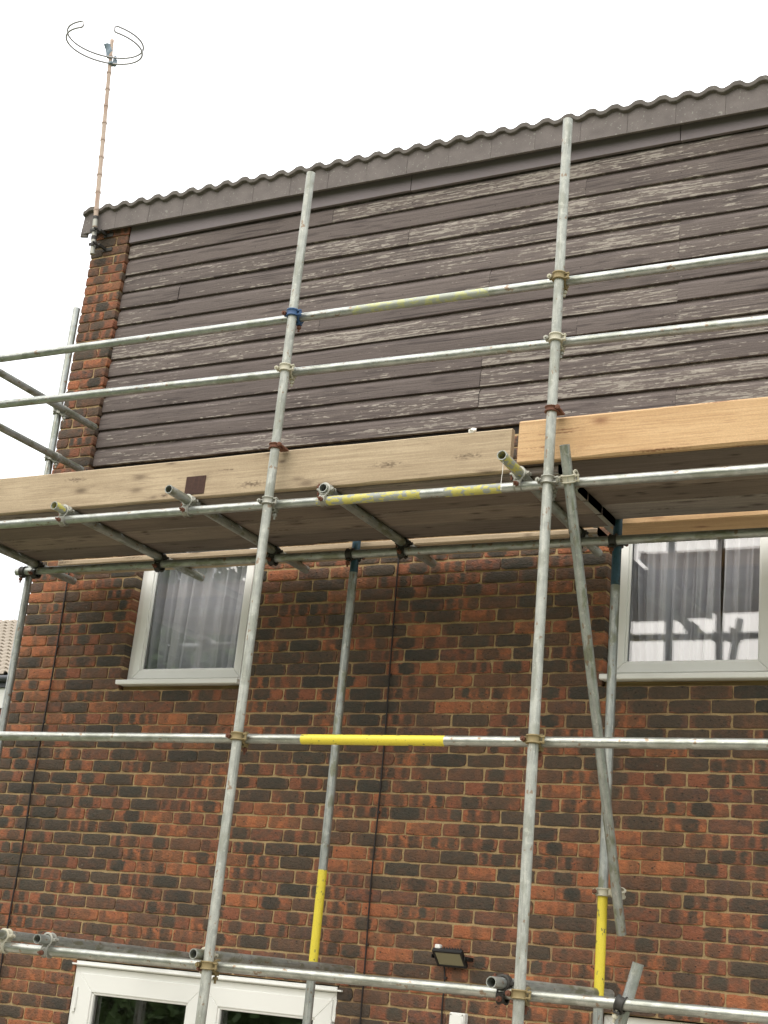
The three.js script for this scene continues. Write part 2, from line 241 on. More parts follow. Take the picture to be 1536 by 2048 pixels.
  // widen slivers: any brick starting just right of an opening already starts at its edge
  for (const b of list) {
    const p = project(V((b.x0 + b.x1) / 2, b.yc, 0)); const inFrame = Math.abs(p.x) < 1.02 && Math.abs(p.y) < 1.02;
    const hidden = b.yc > 4.48 && b.yc < 5.22 && b.x0 > -3.0; const d = camera.position.distanceTo(V((b.x0 + b.x1) / 2, b.yc, 0));
    b.size = inFrame && !hidden ? (b.x1 - b.x0) / (d * d) : 0;
  }
  const best = [...list].sort((p, q) => q.size - p.size).slice(0, 300); const chosen = new Set(best);
  const darkness = c => brickLook[c].bands.reduce((a, q) => a + q[1] * q[2], 0); const cache = new Map(), rest = []; const rv = RNG(31); let prev = -1;
  list.forEach((b, i) => {
    const w = b.x1 - b.x0, cx = (b.x0 + b.x1) / 2 , cy = b.yc + (rv() - 0.5) * 0.003 + (noise(cx * 0.8, b.k * 3.3, 5) - 0.5) * 0.006; let cell = Math.floor(rv() * CELLX * CELLY); const alt = Math.floor(rv() * CELLX * CELLY), cl = fbm(cx * 0.8 + 9, b.yc * 1.1, 50, 1e6, 1e6, 3); if (rv() < 0.75 && (darkness(alt) > darkness(cell)) === (cl > 0.5)) cell = alt; let hh = 0.0670 + (rv() - 0.5) * 0.0016;
    if (chosen.has(b)) {
      const wq = Math.round(w * 250) / 250, key = wq + '_' + cell; if (!cache.has(key)) cache.set(key, brickGeo(wq, 0.0670, 0.098, cell, cell * 37 + Math.round(wq * 1000)));
      const m = mesh('brick', cache.get(key), M.brick, wall); m.position.set(cx, cy, 0); m.rotation.z = (rv() - 0.5) * 0.006;
    } else rest.push(brickGeo(w, hh, 0.098, cell, i + 500).translate(cx, cy, 0));
  });
  const m = mesh('brick_field', merge(rest), M.brick, wall); m.userData.kind = 'stuff';
}
// the rest of the shell, so that rooms are dark and daylight enters only by the windows
mesh('side_wall', merge([b2(-3.366, -3.15, -0.3, 7.02, -7.0, -0.2625), b2(2.72, CX1, -0.3, 7.02, -7.0, -0.2625)]), M.farBrick, house);
mesh('back_wall', b2(CX0, CX1, -0.3, 5.2, -7.2, -7.002), M.farBrick, house);
mesh('partition', merge([b2(-3.14, 2.71, 2.35, 2.58, -6.99, -0.264), b2(-0.36, -0.26, 2.59, 5.9, -6.99, -0.264), b2(-3.14, 2.71, 4.95, 5.1, -6.99, -0.264), b2(-3.14, 2.71, -0.29, -0.1, -6.99, -0.264), b2(-3.14, 2.71, 2.59, 4.94, -3.3, -3.2), b2(-3.14, 2.71, -0.09, 2.34, -3.3, -3.2)]), M.plaster, house);
mesh('lining', merge([b2(-3.148, -3.142, -0.09, 4.94, -6.98, -0.27), b2(2.712, 2.718, -0.09, 4.94, -6.98, -0.27)]), M.plaster, house);
mesh('boarding_backing', b2(-3.05, CX1, 5.19, 7.13, -0.2, -0.1), M.felt, house);
mesh('bottom_batten', b2(-3.04, CX1, 5.205, 5.30, -0.098, -0.062), M.felt, house);

{ // timber weather boards, butt-jointed over studs
  const clad = new THREE.Group(); clad.name = 'timber_boarding'; house.add(clad);
  const joints = CLADJ;
  const r = RNG(77), P = 0.1338;
  const prof = [[0.002, -0.064], [0.000, -0.0385], [0.0025, -0.0362], [0.02, -0.0355], [0.058, -0.0356], [0.088, -0.0362], [0.098, -0.0385], [0.109, -0.0445], [0.122, -0.0530], [0.150, -0.0590]];
  function board(x0, x1, yb, row) {
    const n = Math.max(3, Math.round((x1 - x0) / 0.16)), pos = [], uv = [], idx = [], off = r() * 4, zb = (r() - 0.5) * 0.003, s = Math.floor(r() * 1e5); let base = 0;
    for (let q = 0; q + 1 < prof.length; q++) {
      for (let i = 0; i <= n; i++) { const x = lerp(x0, x1, i / n), bow = (noise(x * 1.3, row * 7, s) - 0.5) * 0.008, bz = (noise(x * 1.1, row * 3, s + 4) - 0.5) * 0.005 + zb, rag = q < 2 ? (noise(x * 14, 1, s + 8) - 0.5) * 0.0018 : 0;
        for (const e of [0, 1]) { const [py, pz] = prof[q + e]; pos.push(x, yb + py + bow + (py < 0.003 ? rag : 0), pz + (q + e > 0 ? bz : 0)); uv.push((x + 3.1) / 6.4, (yb + Math.min(py, 0.1325) - 5.15) / 2); } }
      for (let i = 0; i < n; i++) { const a = base + i * 2; idx.push(a, a + 2, a + 3, a, a + 3, a + 1); } base += (n + 1) * 2;
    }
    const g = new THREE.BufferGeometry(); g.setAttribute('position', new THREE.Float32BufferAttribute(pos, 3)); g.setAttribute('uv', new THREE.Float32BufferAttribute(uv, 2)); g.setIndex(idx); g.computeVertexNormals();
    for (const [xe, sg] of [[x0, 1], [x1, -1]]) { /* ends butt against neighbours */ }
    mesh('board', g, M.clad, clad);
  }
  for (let row = 0; row < 13; row++) { const yb = 7.0 - (row + 1) * P; let x = -3.040; for (const j of [...(joints[row] || []), CX1 - 0.002]) { board(x, j - 0.0007, yb, row); x = j + 0.0007; } }
  const fg = []; for (const [a, b] of [[-3.040, -0.742], [-0.738, 1.063], [1.067, CX1]]) fg.push(rbox(b - a, 0.15, 0.024, 0.003, (a + b) / 2, 7.062 - 0.006 * ((a + b) / 2 + 3) / 3, -0.024));
  for (const g of fg) mesh('fascia_board', g, M.fascia, house);
}
{ // roof: a row of capping tiles with rolled tops along the high edge, tiles falling away behind
  const roof = new THREE.Group(); roof.name = 'roof'; house.add(roof); roof.position.set(-3.45, 7.098, 0.03); roof.rotation.z = -0.0085;
  const wave = (x) => { const t = ((x / 0.15) % 1 + 1) % 1, q = t - 0.07 * Math.sin(2 * Math.PI * t); return 0.0135 * Math.cos(2 * Math.PI * (q - 0.45)) - 0.004 * Math.cos(4 * Math.PI * (q - 0.45)); };
  const n = 22, seg = 24, r = RNG(8), wv = [];
  for (let i = 0; i < n; i++) {
    const s = new THREE.Shape(), w = 0.2975; s.moveTo(0.0012, 0); s.lineTo(w, 0); for (let q = seg; q >= 0; q--) { const x = 0.0012 + (w - 0.0012) * q / seg; s.lineTo(x, 0.158 + wave(x)); } s.closePath();
    const g = new THREE.ExtrudeGeometry(s, { depth: 0.016, bevelEnabled: true, bevelSize: 0.0015, bevelThickness: 0.0015, bevelSegments: 1 }); const uv = g.attributes.uv, o = r(), o2 = r(); for (let k = 0; k < uv.count; k++) uv.setXY(k, uv.getX(k) / 0.5 + o, uv.getY(k) / 0.5 + o2);
    const m = mesh('capping_tile', g, M.concrete, roof); m.position.set(i * 0.3, (r() - 0.5) * 0.003, (r() - 0.5) * 0.004); m.rotation.y = (r() - 0.5) * 0.006;
    // roof tile whose rolled front end shows as the wavy edge
    const s2 = new THREE.Shape(); s2.moveTo(0.0, 0.163 + wave(0)); for (let q = 0; q <= seg; q++) { const x = 0.299 * q / seg; s2.lineTo(x, 0.163 + wave(x)); } for (let q = seg; q >= 0; q--) { const x = 0.299 * q / seg; s2.lineTo(x, 0.187 + wave(x) * 1.12); } s2.closePath();
    const g2 = new THREE.ExtrudeGeometry(s2, { depth: 0.40, bevelEnabled: true, bevelSize: 0.004, bevelThickness: 0.004, bevelSegments: 2 }).translate(0, 0, -0.362); const p2 = g2.attributes.position; for (let k = 0; k < p2.count; k++) p2.setY(k, p2.getY(k) + 0.24 * (p2.getZ(k) - 0.03)); g2.computeVertexNormals(); const u2 = g2.attributes.uv; for (let k = 0; k < u2.count; k++) u2.setXY(k, u2.getX(k) / 0.5 + o2, u2.getY(k) / 0.5 + o);
    const m2 = mesh('roof_tile', g2, M.concreteWorn, roof); m2.position.set(i * 0.3, (r() - 0.5) * 0.003, (r() - 0.5) * 0.006);
  }
  // the rest of the slope
  const pos = [], idx = []; const nx = 260, L = n * 0.3; for (let i = 0; i <= nx; i++) { const x = L * i / nx; for (const [z, y] of [[-0.36, 0.17 - 0.36 * 0.24], [-7.4, 0.17 - 7.4 * 0.24]]) pos.push(x, y + wave(x), z); } for (let i = 0; i < nx; i++) { const a = i * 2; idx.push(a, a + 2, a + 1, a + 1, a + 2, a + 3); }
  const g = new THREE.BufferGeometry(); g.setAttribute('position', new THREE.Float32BufferAttribute(pos, 3)); g.setAttribute('uv', new THREE.Float32BufferAttribute(pos.flatMap((v, i) => i % 3 === 0 ? [pos[i] / 0.5, pos[i + 2] / 0.5] : []), 2)); g.setIndex(idx); g.computeVertexNormals();
  mesh('roof_slope', g, M.concreteWorn, roof);
  // end piece hanging past the brick corner
  const ve = mesh('verge_tile', rbox(0.058, 0.205, 0.02, 0.004, 0.004, 0.078, 0), M.concreteWorn, roof); ve.position.set(0.012, 0.0, 0.004); ve.rotation.set(0, 0.25, -0.05);
}

// ------------------------------------------------------------------ windows and doors
function mitred(x0, x1, y0, y1, t, depth, bev = 0.0025) { // four rails with mitred corners
  const g = 0.0004, out = []; const quad = (p) => { const s = new THREE.Shape(); s.moveTo(...p[0]); for (const q of p.slice(1)) s.lineTo(...q); s.closePath(); return new THREE.ExtrudeGeometry(s, { depth: depth - 2 * bev, bevelEnabled: true, bevelSize: bev, bevelThickness: bev, bevelOffset: -bev, bevelSegments: 2 }).translate(0, 0, bev); };
  out.push(quad([[x0 + g, y0], [x1 - g, y0], [x1 - t - g, y0 + t], [x0 + t + g, y0 + t]]), quad([[x1 - g, y1], [x0 + g, y1], [x0 + t + g, y1 - t], [x1 - t - g, y1 - t]]), quad([[x0, y1 - g], [x0, y0 + g], [x0 + t, y0 + t + g], [x0 + t, y1 - t - g]]), quad([[x1, y0 + g], [x1, y1 - g], [x1 - t, y1 - t - g], [x1 - t, y0 + t + g]]));
  return merge(out);
}
function glazing(parent, x0, x1, y0, y1, z, name = 'pane') { mesh(name, new THREE.PlaneGeometry(x1 - x0, y1 - y0).translate((x0 + x1) / 2, (y0 + y1) / 2, z), M.glass, parent); mesh(name, new THREE.PlaneGeometry(x1 - x0, y1 - y0).translate((x0 + x1) / 2, (y0 + y1) / 2, z - 0.02), M.glass, parent); mesh('gasket', mitred(x0 - 0.004, x1 + 0.004, y0 - 0.004, y1 + 0.004, 0.007, 0.006, 0.001).translate(0, 0, z + 0.0005), M.gasket, parent); }
function casement(x0, x1, yo, y1, label) { const y0 = yo + 0.026;
  const w = new THREE.Group(); w.name = 'window'; w.userData.label = label; house.add(w); const zf = -0.068;
  mesh('frame', mitred(x0 + 0.001, x1 - 0.001, y0 + 0.024, y1 - 0.001, 0.046, 0.07).translate(0, 0, zf - 0.07), M.pvc, w);
  mesh('sash', mitred(x0 + 0.042, x1 - 0.042, y0 + 0.054, y1 - 0.043, 0.054, 0.05, 0.005).translate(0, 0, zf - 0.04), M.pvc, w);
  mesh('glazing_bead', mitred(x0 + 0.094, x1 - 0.094, y0 + 0.106, y1 - 0.095, 0.014, 0.03, 0.006).translate(0, 0, zf - 0.032), M.pvc, w);
  glazing(w, x0 + 0.106, x1 - 0.106, y0 + 0.118, y1 - 0.107, zf - 0.024);
  mesh('sub_sill', b2(x0 + 0.002, x1 - 0.002, yo - 0.004, y0 + 0.002, -0.098, -0.045), M.mortar, w); mesh('sill', merge([rbox(x1 - x0 + 0.01, 0.026, 0.14, 0.004, (x0 + x1) / 2, y0 + 0.014, -0.032), rbox(x1 - x0 + 0.006, 0.012, 0.03, 0.003, (x0 + x1) / 2, y0 + 0.004, 0.022)]), M.pvc, w);
  return w;
}
casement(...openings[0], 'upper window left of the pair with grey net curtain');
casement(...openings[1], 'upper window at the right with white sky mirrored in it');
{ const [x0, x1, y0, y1] = openings[3]; const w = new THREE.Group(); w.name = 'window'; w.userData.label = 'lower window whose head shows under the bottom tube'; house.add(w); const zf = -0.045;
  mesh('frame', mitred(x0 + 0.001, x1 - 0.001, y0 + 0.03, y1 - 0.001, 0.055, 0.07).translate(0, 0, zf - 0.07), M.pvc, w); mesh('mullion', rbox(0.06, y1 - y0 - 0.14, 0.06, 0.004, (x0 + x1) / 2, (y0 + y1) / 2 + 0.012, zf - 0.036), M.pvc, w);
  for (const [a, b] of [[x0 + 0.045, (x0 + x1) / 2 - 0.02], [(x0 + x1) / 2 + 0.02, x1 - 0.045]]) { mesh('sash', mitred(a, b, y0 + 0.075, y1 - 0.045, 0.055, 0.045, 0.005).translate(0, 0, zf - 0.036), M.pvc, w); glazing(w, a + 0.052, b - 0.052, y0 + 0.127, y1 - 0.097, zf - 0.02); }
  mesh('sill', rbox(x1 - x0 + 0.01, 0.03, 0.14, 0.004, (x0 + x1) / 2, y0 + 0.014, -0.02), M.pvc, w); }
{ // french doors
  const [x0, x1, , yo] = openings[2], y1 = yo - 0.019; const w = new THREE.Group(); w.name = 'french_door'; w.userData.label = 'white double glazed doors, top edge in view'; house.add(w); const zf = -0.012;
  mesh('frame', mitred(x0 + 0.001, x1 - 0.001, 0.0, y1 - 0.014, 0.058, 0.07).translate(0, 0, zf - 0.07), M.pvc, w);
  mesh('head_trim', merge([rbox(x1 - x0 + 0.05, 0.010, 0.03, 0.003, (x0 + x1) / 2 + 0.012, y1 - 0.001, 0.004), b2(x0 + 0.003, x1 - 0.003, y1 - 0.012, yo - 0.001, -0.06, -0.006)]), M.pvc, w);
  const mid = -1.524; for (const [a, b, hs] of [[x0 + 0.047, mid - 0.0015, 1], [mid + 0.0015, x1 - 0.022, -1]]) {
    const l = mesh('door_leaf', mitred(a, b, 0.03, y1 - 0.05, 0.102, 0.055, 0.004).translate(0, 0, zf - 0.045), M.pvc, w);
    mesh('glazing_bead', mitred(a + 0.1, b - 0.1, 0.13, y1 - 0.15, 0.016, 0.03, 0.006).translate(0, 0, zf - 0.028), M.pvc, w); glazing(w, a + 0.113, b - 0.113, 0.143, y1 - 0.163, zf - 0.022);
    const hx = hs > 0 ? a - 0.004 : b + 0.004; for (const hy of [0.3, 1.0, 1.80]) mesh('hinge', merge([new THREE.CylinderGeometry(0.0075, 0.0075, 0.1, 10).translate(hx, hy, zf + 0.014), rbox(0.02, 0.03, 0.01, 0.002, hx - 0.012 * hs, hy + 0.055, zf + 0.006), rbox(0.02, 0.03, 0.01, 0.002, hx - 0.012 * hs, hy - 0.055, zf + 0.006)]), M.pvc, w);
  }
}
// net curtains inside the two upper windows
function curtain(x0, x1, y0, y1, z, folds, seed, label, sweep = 0) {
  const nx = 90, ny = 12, pos = [], idx = [], uv = [];
  for (let j = 0; j <= ny; j++) for (let i = 0; i <= nx; i++) { const t = i / nx, v = j / ny; const ph = folds * Math.PI * 2 * (t + 0.035 * Math.sin(t * 9 + seed)) + Math.sin(v * 2 + seed) * 0.5; const am = 0.018 + 0.02 * noise(t * folds * 0.8, v * 1.3, seed); const x = lerp(x0, x1, t) + sweep * (1 - v) * (1 - v) * (1 - t) + 0.016 * (noise(t * folds, v * 1.5, seed + 3) - 0.5) * (1 + (1 - v)); pos.push(x, lerp(y0, y1, v), z + am * Math.sin(ph) + 0.012 * Math.sin(ph * 2.3 + seed)); uv.push(t, v); }
  for (let j = 0; j < ny; j++) for (let i = 0; i < nx; i++) { const a = j * (nx + 1) + i; idx.push(a, a + 1, a + nx + 2, a, a + nx + 2, a + nx + 1); }
  const g = new THREE.BufferGeometry(); g.setAttribute('position', new THREE.Float32BufferAttribute(pos, 3)); g.setAttribute('uv', new THREE.Float32BufferAttribute(uv, 2)); g.setIndex(idx); g.computeVertexNormals();
  single('net_curtain', g, M.voile, label, 'curtain', 'net curtains behind the upper windows');
}
curtain(-2.50, -2.19, 3.70, 4.80, -0.24, 3, 3, 'narrow grey net curtain at left edge of the left upper window', 0.03);
curtain(-2.21, -1.36, 3.70, 4.80, -0.27, 7, 8, 'wide grey net curtain filling most of the left upper window');
curtain(0.74, 1.06, 3.70, 4.80, -0.25, 4, 14, 'net curtain swept aside at left of the right upper window', 0.09);
curtain(1.03, 1.31, 3.70, 4.80, -0.28, 4, 21, 'middle net curtain of the right upper window');
curtain(1.33, 1.80, 3.70, 4.80, -0.25, 7, 27, 'net curtain at right side of the right upper window');

// ------------------------------------------------------------------ scaffold
const RT = 0.02415;
function tubeGeo(len, r = RT, capA = true, capB = true, seg = 20, v0 = 0) {
  const ri = r - 0.0042, prof = []; const out = new THREE.CylinderGeometry(r, r, len, seg, 1, true), uv = out.attributes.uv, ph = v0; for (let i = 0; i < uv.count; i++) uv.setXY(i, uv.getX(i), (uv.getY(i) * len + ph) / 3.06);
  const g = [out]; const inn = new THREE.CylinderGeometry(ri, ri, len, seg, 1, true); inn.index.array.reverse(); for (let i = 0; i < inn.attributes.normal.count; i++) { const n = inn.attributes.normal; n.setXYZ(i, -n.getX(i), -n.getY(i), -n.getZ(i)); } g.push(inn);
  if (capB) g.push(new THREE.RingGeometry(ri, r, seg).rotateX(-Math.PI / 2).translate(0, len / 2, 0)); if (capA) g.push(new THREE.RingGeometry(ri, r, seg).rotateX(Math.PI / 2).translate(0, -len / 2, 0));
  return merge(g).translate(0, len / 2, 0);
}
const UP = V(0, 1, 0); let tubeSeed = 1;
function tube(name, label, p0, p1, mat, o = {}) { // o.paint: [[from, to, material], ...] in metres along the tube
  const a = V(...p0), b = V(...p1), d = b.clone().sub(a), L = d.length(); d.normalize(); const q = new THREE.Quaternion().setFromUnitVectors(UP, d); const v0 = (tubeSeed++ * 0.37) % 1;
  const g = thing(name, label, o.category || 'scaffold tube', o.group); g.position.copy(a); g.quaternion.copy(q);
  const cuts = (o.paint || []).slice().sort((m, n) => m[0] - n[0]); let s = 0; const parts = []; for (const [f, t, m] of cuts) { if (f > s + 1e-4) parts.push([s, f, mat]); parts.push([Math.max(f, s), t, m]); s = t; } if (s < L - 1e-4) parts.push([s, L, mat]);
  parts.forEach(([f, t, m]) => { const me = mesh(m === mat ? 'tube' : (m.userData && m.userData.n) || 'painted_section', tubeGeo(t - f, RT, f === 0, t >= L - 1e-4, 20, v0 + f).rotateY(v0 * 6), m, g); me.position.y = f; });
  if (o.plate) mesh('base_plate', rbox(0.15, 0.006, 0.15, 0.002, 0, 0.003, 0), M.darkSteel, g);
  return g;
}
const ZF = 1.36, ZL = 1.305, ZB = 0.36, ZLB = 0.415, lin = (x, xa, ya, xb, yb) => ya + (yb - ya) * (x - xa) / (xb - xa);
const yR1 = x => lin(x, -2.72, 5.433, 1.932, 5.383), yR2 = x => lin(x, -2.64, 5.121, 1.937, 5.047), yLf = x => lin(x, -2.463, 4.348, 1.95, 4.330), yLb = x => lin(x, -1.91, 2.044, 1.985, 2.065), yL1 = () => 3.123, yBk = x => lin(x, -3.01, 4.362, 1.73, 4.344);
const xA = y => lin(y, 0, -0.590, 6.274, -0.596), xB = y => lin(y, 0, 0.998, 6.285, 0.921), xC = y => lin(y, 0, -0.602, 4.8, -0.636), xD = y => lin(y, 0, 0.980, 4.8, 0.930), xE = y => lin(y, 0, -3.035, 6.3, -3.072);
const PG = 'upright scaffold poles';
tube('scaffold_pole', 'left front upright pole, tall pale grey, crossing in front of the boarding', [xA(0), 0.0, ZF], [xA(6.274), 6.274, ZF], M.galvLight, { category: 'scaffold pole', group: PG, plate: true });
tube('scaffold_pole', 'right front upright pole, tall pale grey, reaching the roof edge', [xB(0), 0.0, ZF], [xB(6.285), 6.285, ZF], M.galvLight, { category: 'scaffold pole', group: PG, plate: true });
tube('scaffold_pole', 'inner upright pole by the wall, yellow painted length above the doors', [xC(0), 0, ZB], [xC(4.74), 4.74, ZB], M.galvOld, { category: 'scaffold pole', group: PG, plate: true, paint: [[2.07, 2.602, M.yellow], [4.26, 4.74, M.bluePaint]] });
tube('scaffold_pole', 'inner upright pole beside the right window, yellow length at bottom, blue top', [xD(0), 0, ZB], [xD(4.80), 4.80, ZB], M.galvOld, { category: 'scaffold pole', group: PG, plate: true, paint: [[2.06, 2.565, M.yellow], [4.12, 4.80, M.bluePaint]] });
tube('scaffold_pole', 'leftmost upright pole standing at the brick corner of the house', [xE(0), 0, ZB], [xE(6.28), 6.28, ZB], M.galv, { category: 'scaffold pole', group: PG, plate: true });
tube('scaffold_pole', 'front corner pole just outside the left edge, holding the end rails', [-3.02, 0, ZF], [-3.03, 5.75, ZF], M.galvLight, { category: 'scaffold pole', group: PG, plate: true });
const RG = 'horizontal scaffold tubes', lx = (x0, x1, f) => [[x0, f(x0), ZL], [x1, f(x1), ZL]];
const [r1a, r1b] = lx(-3.18, 2.75, yR1); tube('guard_rail', 'upper guard rail across the boarding, faint yellow stain', r1a, r1b, M.galv, { group: RG, paint: [[2.93, 3.72, M.yellowFaint]] });
const [r2a, r2b] = lx(-3.2, 2.7, yR2); tube('guard_rail', 'lower guard rail across the boarding, below the upper one', r2a, r2b, M.galv, { group: RG });
const [lfa, lfb] = lx(-3.16, 2.72, yLf); tube('ledger_tube', 'front tube carrying the platform, flaking yellow paint in the middle', lfa, lfb, M.galv, { group: RG, paint: [[2.83, 3.42, M.yellowWorn], [3.55, 3.85, M.yellowWorn]] });
tube('ledger_tube', 'rear tube under the platform next to the wall', [-3.12, yBk(-3.12), ZLB], [2.7, yBk(2.7), ZLB], M.galvOld, { group: RG });
tube('ledger_tube', 'middle tube across the wall with bright yellow length', [-3.15, 3.123, ZL], [2.72, 3.123, ZL], M.galvBright, { group: RG, paint: [[2.893, 3.655, M.yellow]] });
const [lba, lbb] = lx(-3.15, 2.72, yLb); tube('ledger_tube', 'lowest shiny tube passing above the doors', lba, lbb, M.galvBright, { group: RG });
// end guard rails beside the brick corner
tube('end_rail', 'upper end rail running back to the brick corner', [-3.0, 5.497, 1.46], [-3.0, 5.508, 0.055], M.galvOld, { group: 'end rails at the left' });
tube('end_rail', 'lower end rail running back to the brick corner', [-3.0, 5.155, 1.46], [-3.0, 5.173, 0.113], M.galvOld, { group: 'end rails at the left' });
// cross tubes under the platform
const TY = 4.400, CG = 'cross tubes under the platform';
tube('cross_tube', 'cross tube under the left end of the platform', [-2.962, TY, 1.42], [-2.955, TY, 0.047], M.galvOld, { group: CG });
tube('cross_tube', 'cross tube with yellow tipped front end near the left', [-1.990, TY, 1.405], [-1.968, TY, -0.02], M.galvOld, { group: CG, paint: [[0.004, 0.075, M.yellowWorn]] });
tube('cross_tube', 'cross tube sticking out beside the notch in the toe board', [-1.138, TY, 1.496], [-1.157, TY, 0.033], M.galvOld, { group: CG });
tube('cross_tube', 'cross tube ending above the yellow painted front tube', [-0.289, TY, 1.338], [-0.301, TY, 0.03], M.galvOld, { group: CG });
tube('cross_tube', 'cross tube with yellowed end below the gap between toe boards', [0.790, TY, 1.555], [0.722, TY, 0.063], M.galvOld, { group: CG, paint: [[0.004, 0.26, M.yellowWorn]] });
// cross tubes of the bottom lift
const BG = 'cross tubes on the lowest tube', by = 2.102;
tube('cross_tube', 'cross tube at far left on the lowest tube, end hidden', [-1.885, by, 1.42], [-1.90, by, 0.09], M.galvOld, { group: BG });
tube('cross_tube', 'cross tube above the left door with open front end', [-1.598, by - 0.006, 1.40], [-1.63, by, 0.06], M.galvOld, { group: BG });
tube('cross_tube', 'cross tube beside the left front pole above the doors', [-0.648, by - 0.006, 1.41], [-0.552, by + 0.008, 0.06], M.galvOld, { group: BG });
tube('cross_tube', 'cross tube with open end left of the right front pole', [0.868, by - 0.006, 1.42], [0.957, by + 0.010, 0.20], M.galvOld, { group: BG });
// braces
tube('brace_tube', 'long sloping brace from the platform down to the yellow pole', [1.046, 2.389, 0.331], [1.050, 4.470, 1.443], M.galvOld, { group: 'braces' });
tube('brace_tube', 'short leaning tube end behind the lowest tube at right', [0.842, 0.0, 1.25], [1.441, 2.226, 1.25], M.galvOld, { group: 'braces' });

// couplers: two hinged bands back to back, with bolts and nuts
const couplerParts = (() => {
  const bandProf = [[0.0245, -0.019], [0.0350, -0.019], [0.0350, -0.0135], [0.0298, -0.0110], [0.0298, 0.0110], [0.0350, 0.0135], [0.0350, 0.019], [0.0245, 0.019]].map(p => new THREE.Vector2(...p));
  const band = new THREE.LatheGeometry(bandProf, 20), hex = (r, h) => new THREE.CylinderGeometry(r, r, h, 6), D = 0.0545;
  const L = [];
  L.push(['band', band.clone(), 0]);
  L.push(['band', band.clone().rotateZ(Math.PI / 2).translate(0, 0, -D), 0]);
  L.push(['body', merge([rbox(0.046, 0.046, 0.014, 0.004, 0, 0, -D / 2), rbox(0.022, 0.026, 0.012, 0.003, -0.039, 0, 0.002)]), 0]);
  L.push(['hinge', merge([rbox(0.026, 0.0075, 0.016, 0.002, 0.039, 0.0115, 0), rbox(0.026, 0.0075, 0.016, 0.002, 0.039, -0.0115, 0), new THREE.CylinderGeometry(0.0055, 0.0055, 0.037, 8).translate(0.046, 0, 0)]), 0]);
  L.push(['bolt', new THREE.CylinderGeometry(0.0058, 0.0058, 0.062, 8).rotateX(Math.PI / 2).translate(-0.043, 0, 0.004), 1]);
  L.push(['nut', hex(0.0125, 0.014).rotateX(Math.PI / 2).translate(-0.043, 0, 0.019), 1]);
  L.push(['bolt', new THREE.CylinderGeometry(0.0058, 0.0058, 0.05, 8).translate(0.006, -0.052, -D - 0.012), 1]);
  L.push(['nut', hex(0.0125, 0.013).translate(0.006, -0.053, -D - 0.012), 1]);
  L.push(['flap', merge([rbox(0.03, 0.010, 0.034, 0.003, 0.004, -0.036, -D - 0.006)]), 0]);
  return L;
})();
function coupler(p, rot, mat, nutMat, label, second = true) {
  const g = thing('coupler', label, 'coupler', 'scaffold couplers'); g.position.set(...p); g.rotation.set(...rot);
  couplerParts.forEach(([n, geo, k], i) => { if (!second && (i === 1 || i > 5)) return; mesh(n, geo, k ? nutMat : mat, g); });
  return g;
}
const H = [0, 0, 0], TR = [-Math.PI / 2, 0, 0];
const uA = 'the left front pole', uB = 'the right front pole';
coupler([xA(yR1(-0.595)), yR1(-0.595), ZF], H, M.blue, M.rust, 'blue coupler joining the upper guard rail to ' + uA);
coupler([xA(yR2(-0.595)), yR2(-0.595), ZF], H, M.cream, M.cream, 'cream coupler joining the lower guard rail to ' + uA);
coupler([xA(yLf(-0.592)), yLf(-0.592), ZF], H, M.zinc, M.zinc, 'grey coupler at the platform tube on ' + uA);
coupler([xA(3.123), 3.123, ZF], H, M.brass, M.rust, 'rusty coupler on ' + uA + ' at the tube with bright yellow length');
coupler([xA(yLb(-0.59)), yLb(-0.59), ZF], H, M.brass, M.brass, 'yellowish coupler on ' + uA + ' above the doors');
coupler([xB(yR1(0.93)), yR1(0.93), ZF], H, M.brass, M.cream, 'yellowish coupler joining the upper guard rail to ' + uB);
coupler([xB(yR2(0.93)), yR2(0.93), ZF], H, M.cream, M.zinc, 'pale coupler joining the lower guard rail to ' + uB);
coupler([xB(yLf(0.945)), yLf(0.945), ZF], H, M.zinc, M.zinc, 'grey coupler at the platform tube on ' + uB);
coupler([xB(3.123), 3.123, ZF], H, M.brass, M.rust, 'rusty coupler on ' + uB + ' at the tube with bright yellow length');
coupler([xB(yLb(0.97)), yLb(0.97), ZF], H, M.brass, M.rust, 'brown coupler on ' + uB + ' at the lowest tube');
coupler([1.0485, yLf(1.05), ZF + 0.004], [0.49, 0, 0], M.cream, M.zinc, 'pale coupler holding the top of the sloping brace');
for (const [x, l] of [[-2.961, 'at the left end of the platform'], [-1.988, 'below the yellow tipped cross tube'], [-1.1405, 'beside the notch in the toe board'], [-0.2893, 'at the start of the flaking yellow paint'], [0.778, 'below the gap between the toe boards']]) coupler([x, TY - 0.001, ZL], TR, M.zinc, M.rust, 'coupler on the front platform tube ' + l);
for (const [x, l] of [[-2.957, 'at the left end by the brick corner'], [-1.9745, 'in front of the left upper window'], [-1.152, 'behind the left front pole'], [-0.2975, 'above the middle wall cable'], [0.738, 'left of the right upper window']]) coupler([x, TY - 0.001, ZLB], TR, M.darkSteel, M.rust, 'dark coupler on the rear platform tube ' + l);
for (const [x, y, l] of [[xC(4.35), yBk(-0.63), 'the blue top of the middle inner pole'], [xD(4.35), yBk(0.935), 'the blue top of the inner pole by the right window'], [xE(4.36), yBk(-3.05), 'the leftmost pole at the platform']]) coupler([x, y, ZB], [0, Math.PI, 0], M.darkSteel, M.rust, 'dark coupler on ' + l);
coupler([xE(5.505), 5.503, ZB], [0, -Math.PI / 2, 0], M.zinc, M.zinc, 'coupler of the upper end rail on the leftmost pole');
coupler([xE(5.168), 5.169, ZB], [0, -Math.PI / 2, 0], M.zinc, M.zinc, 'coupler of the lower end rail on the leftmost pole');
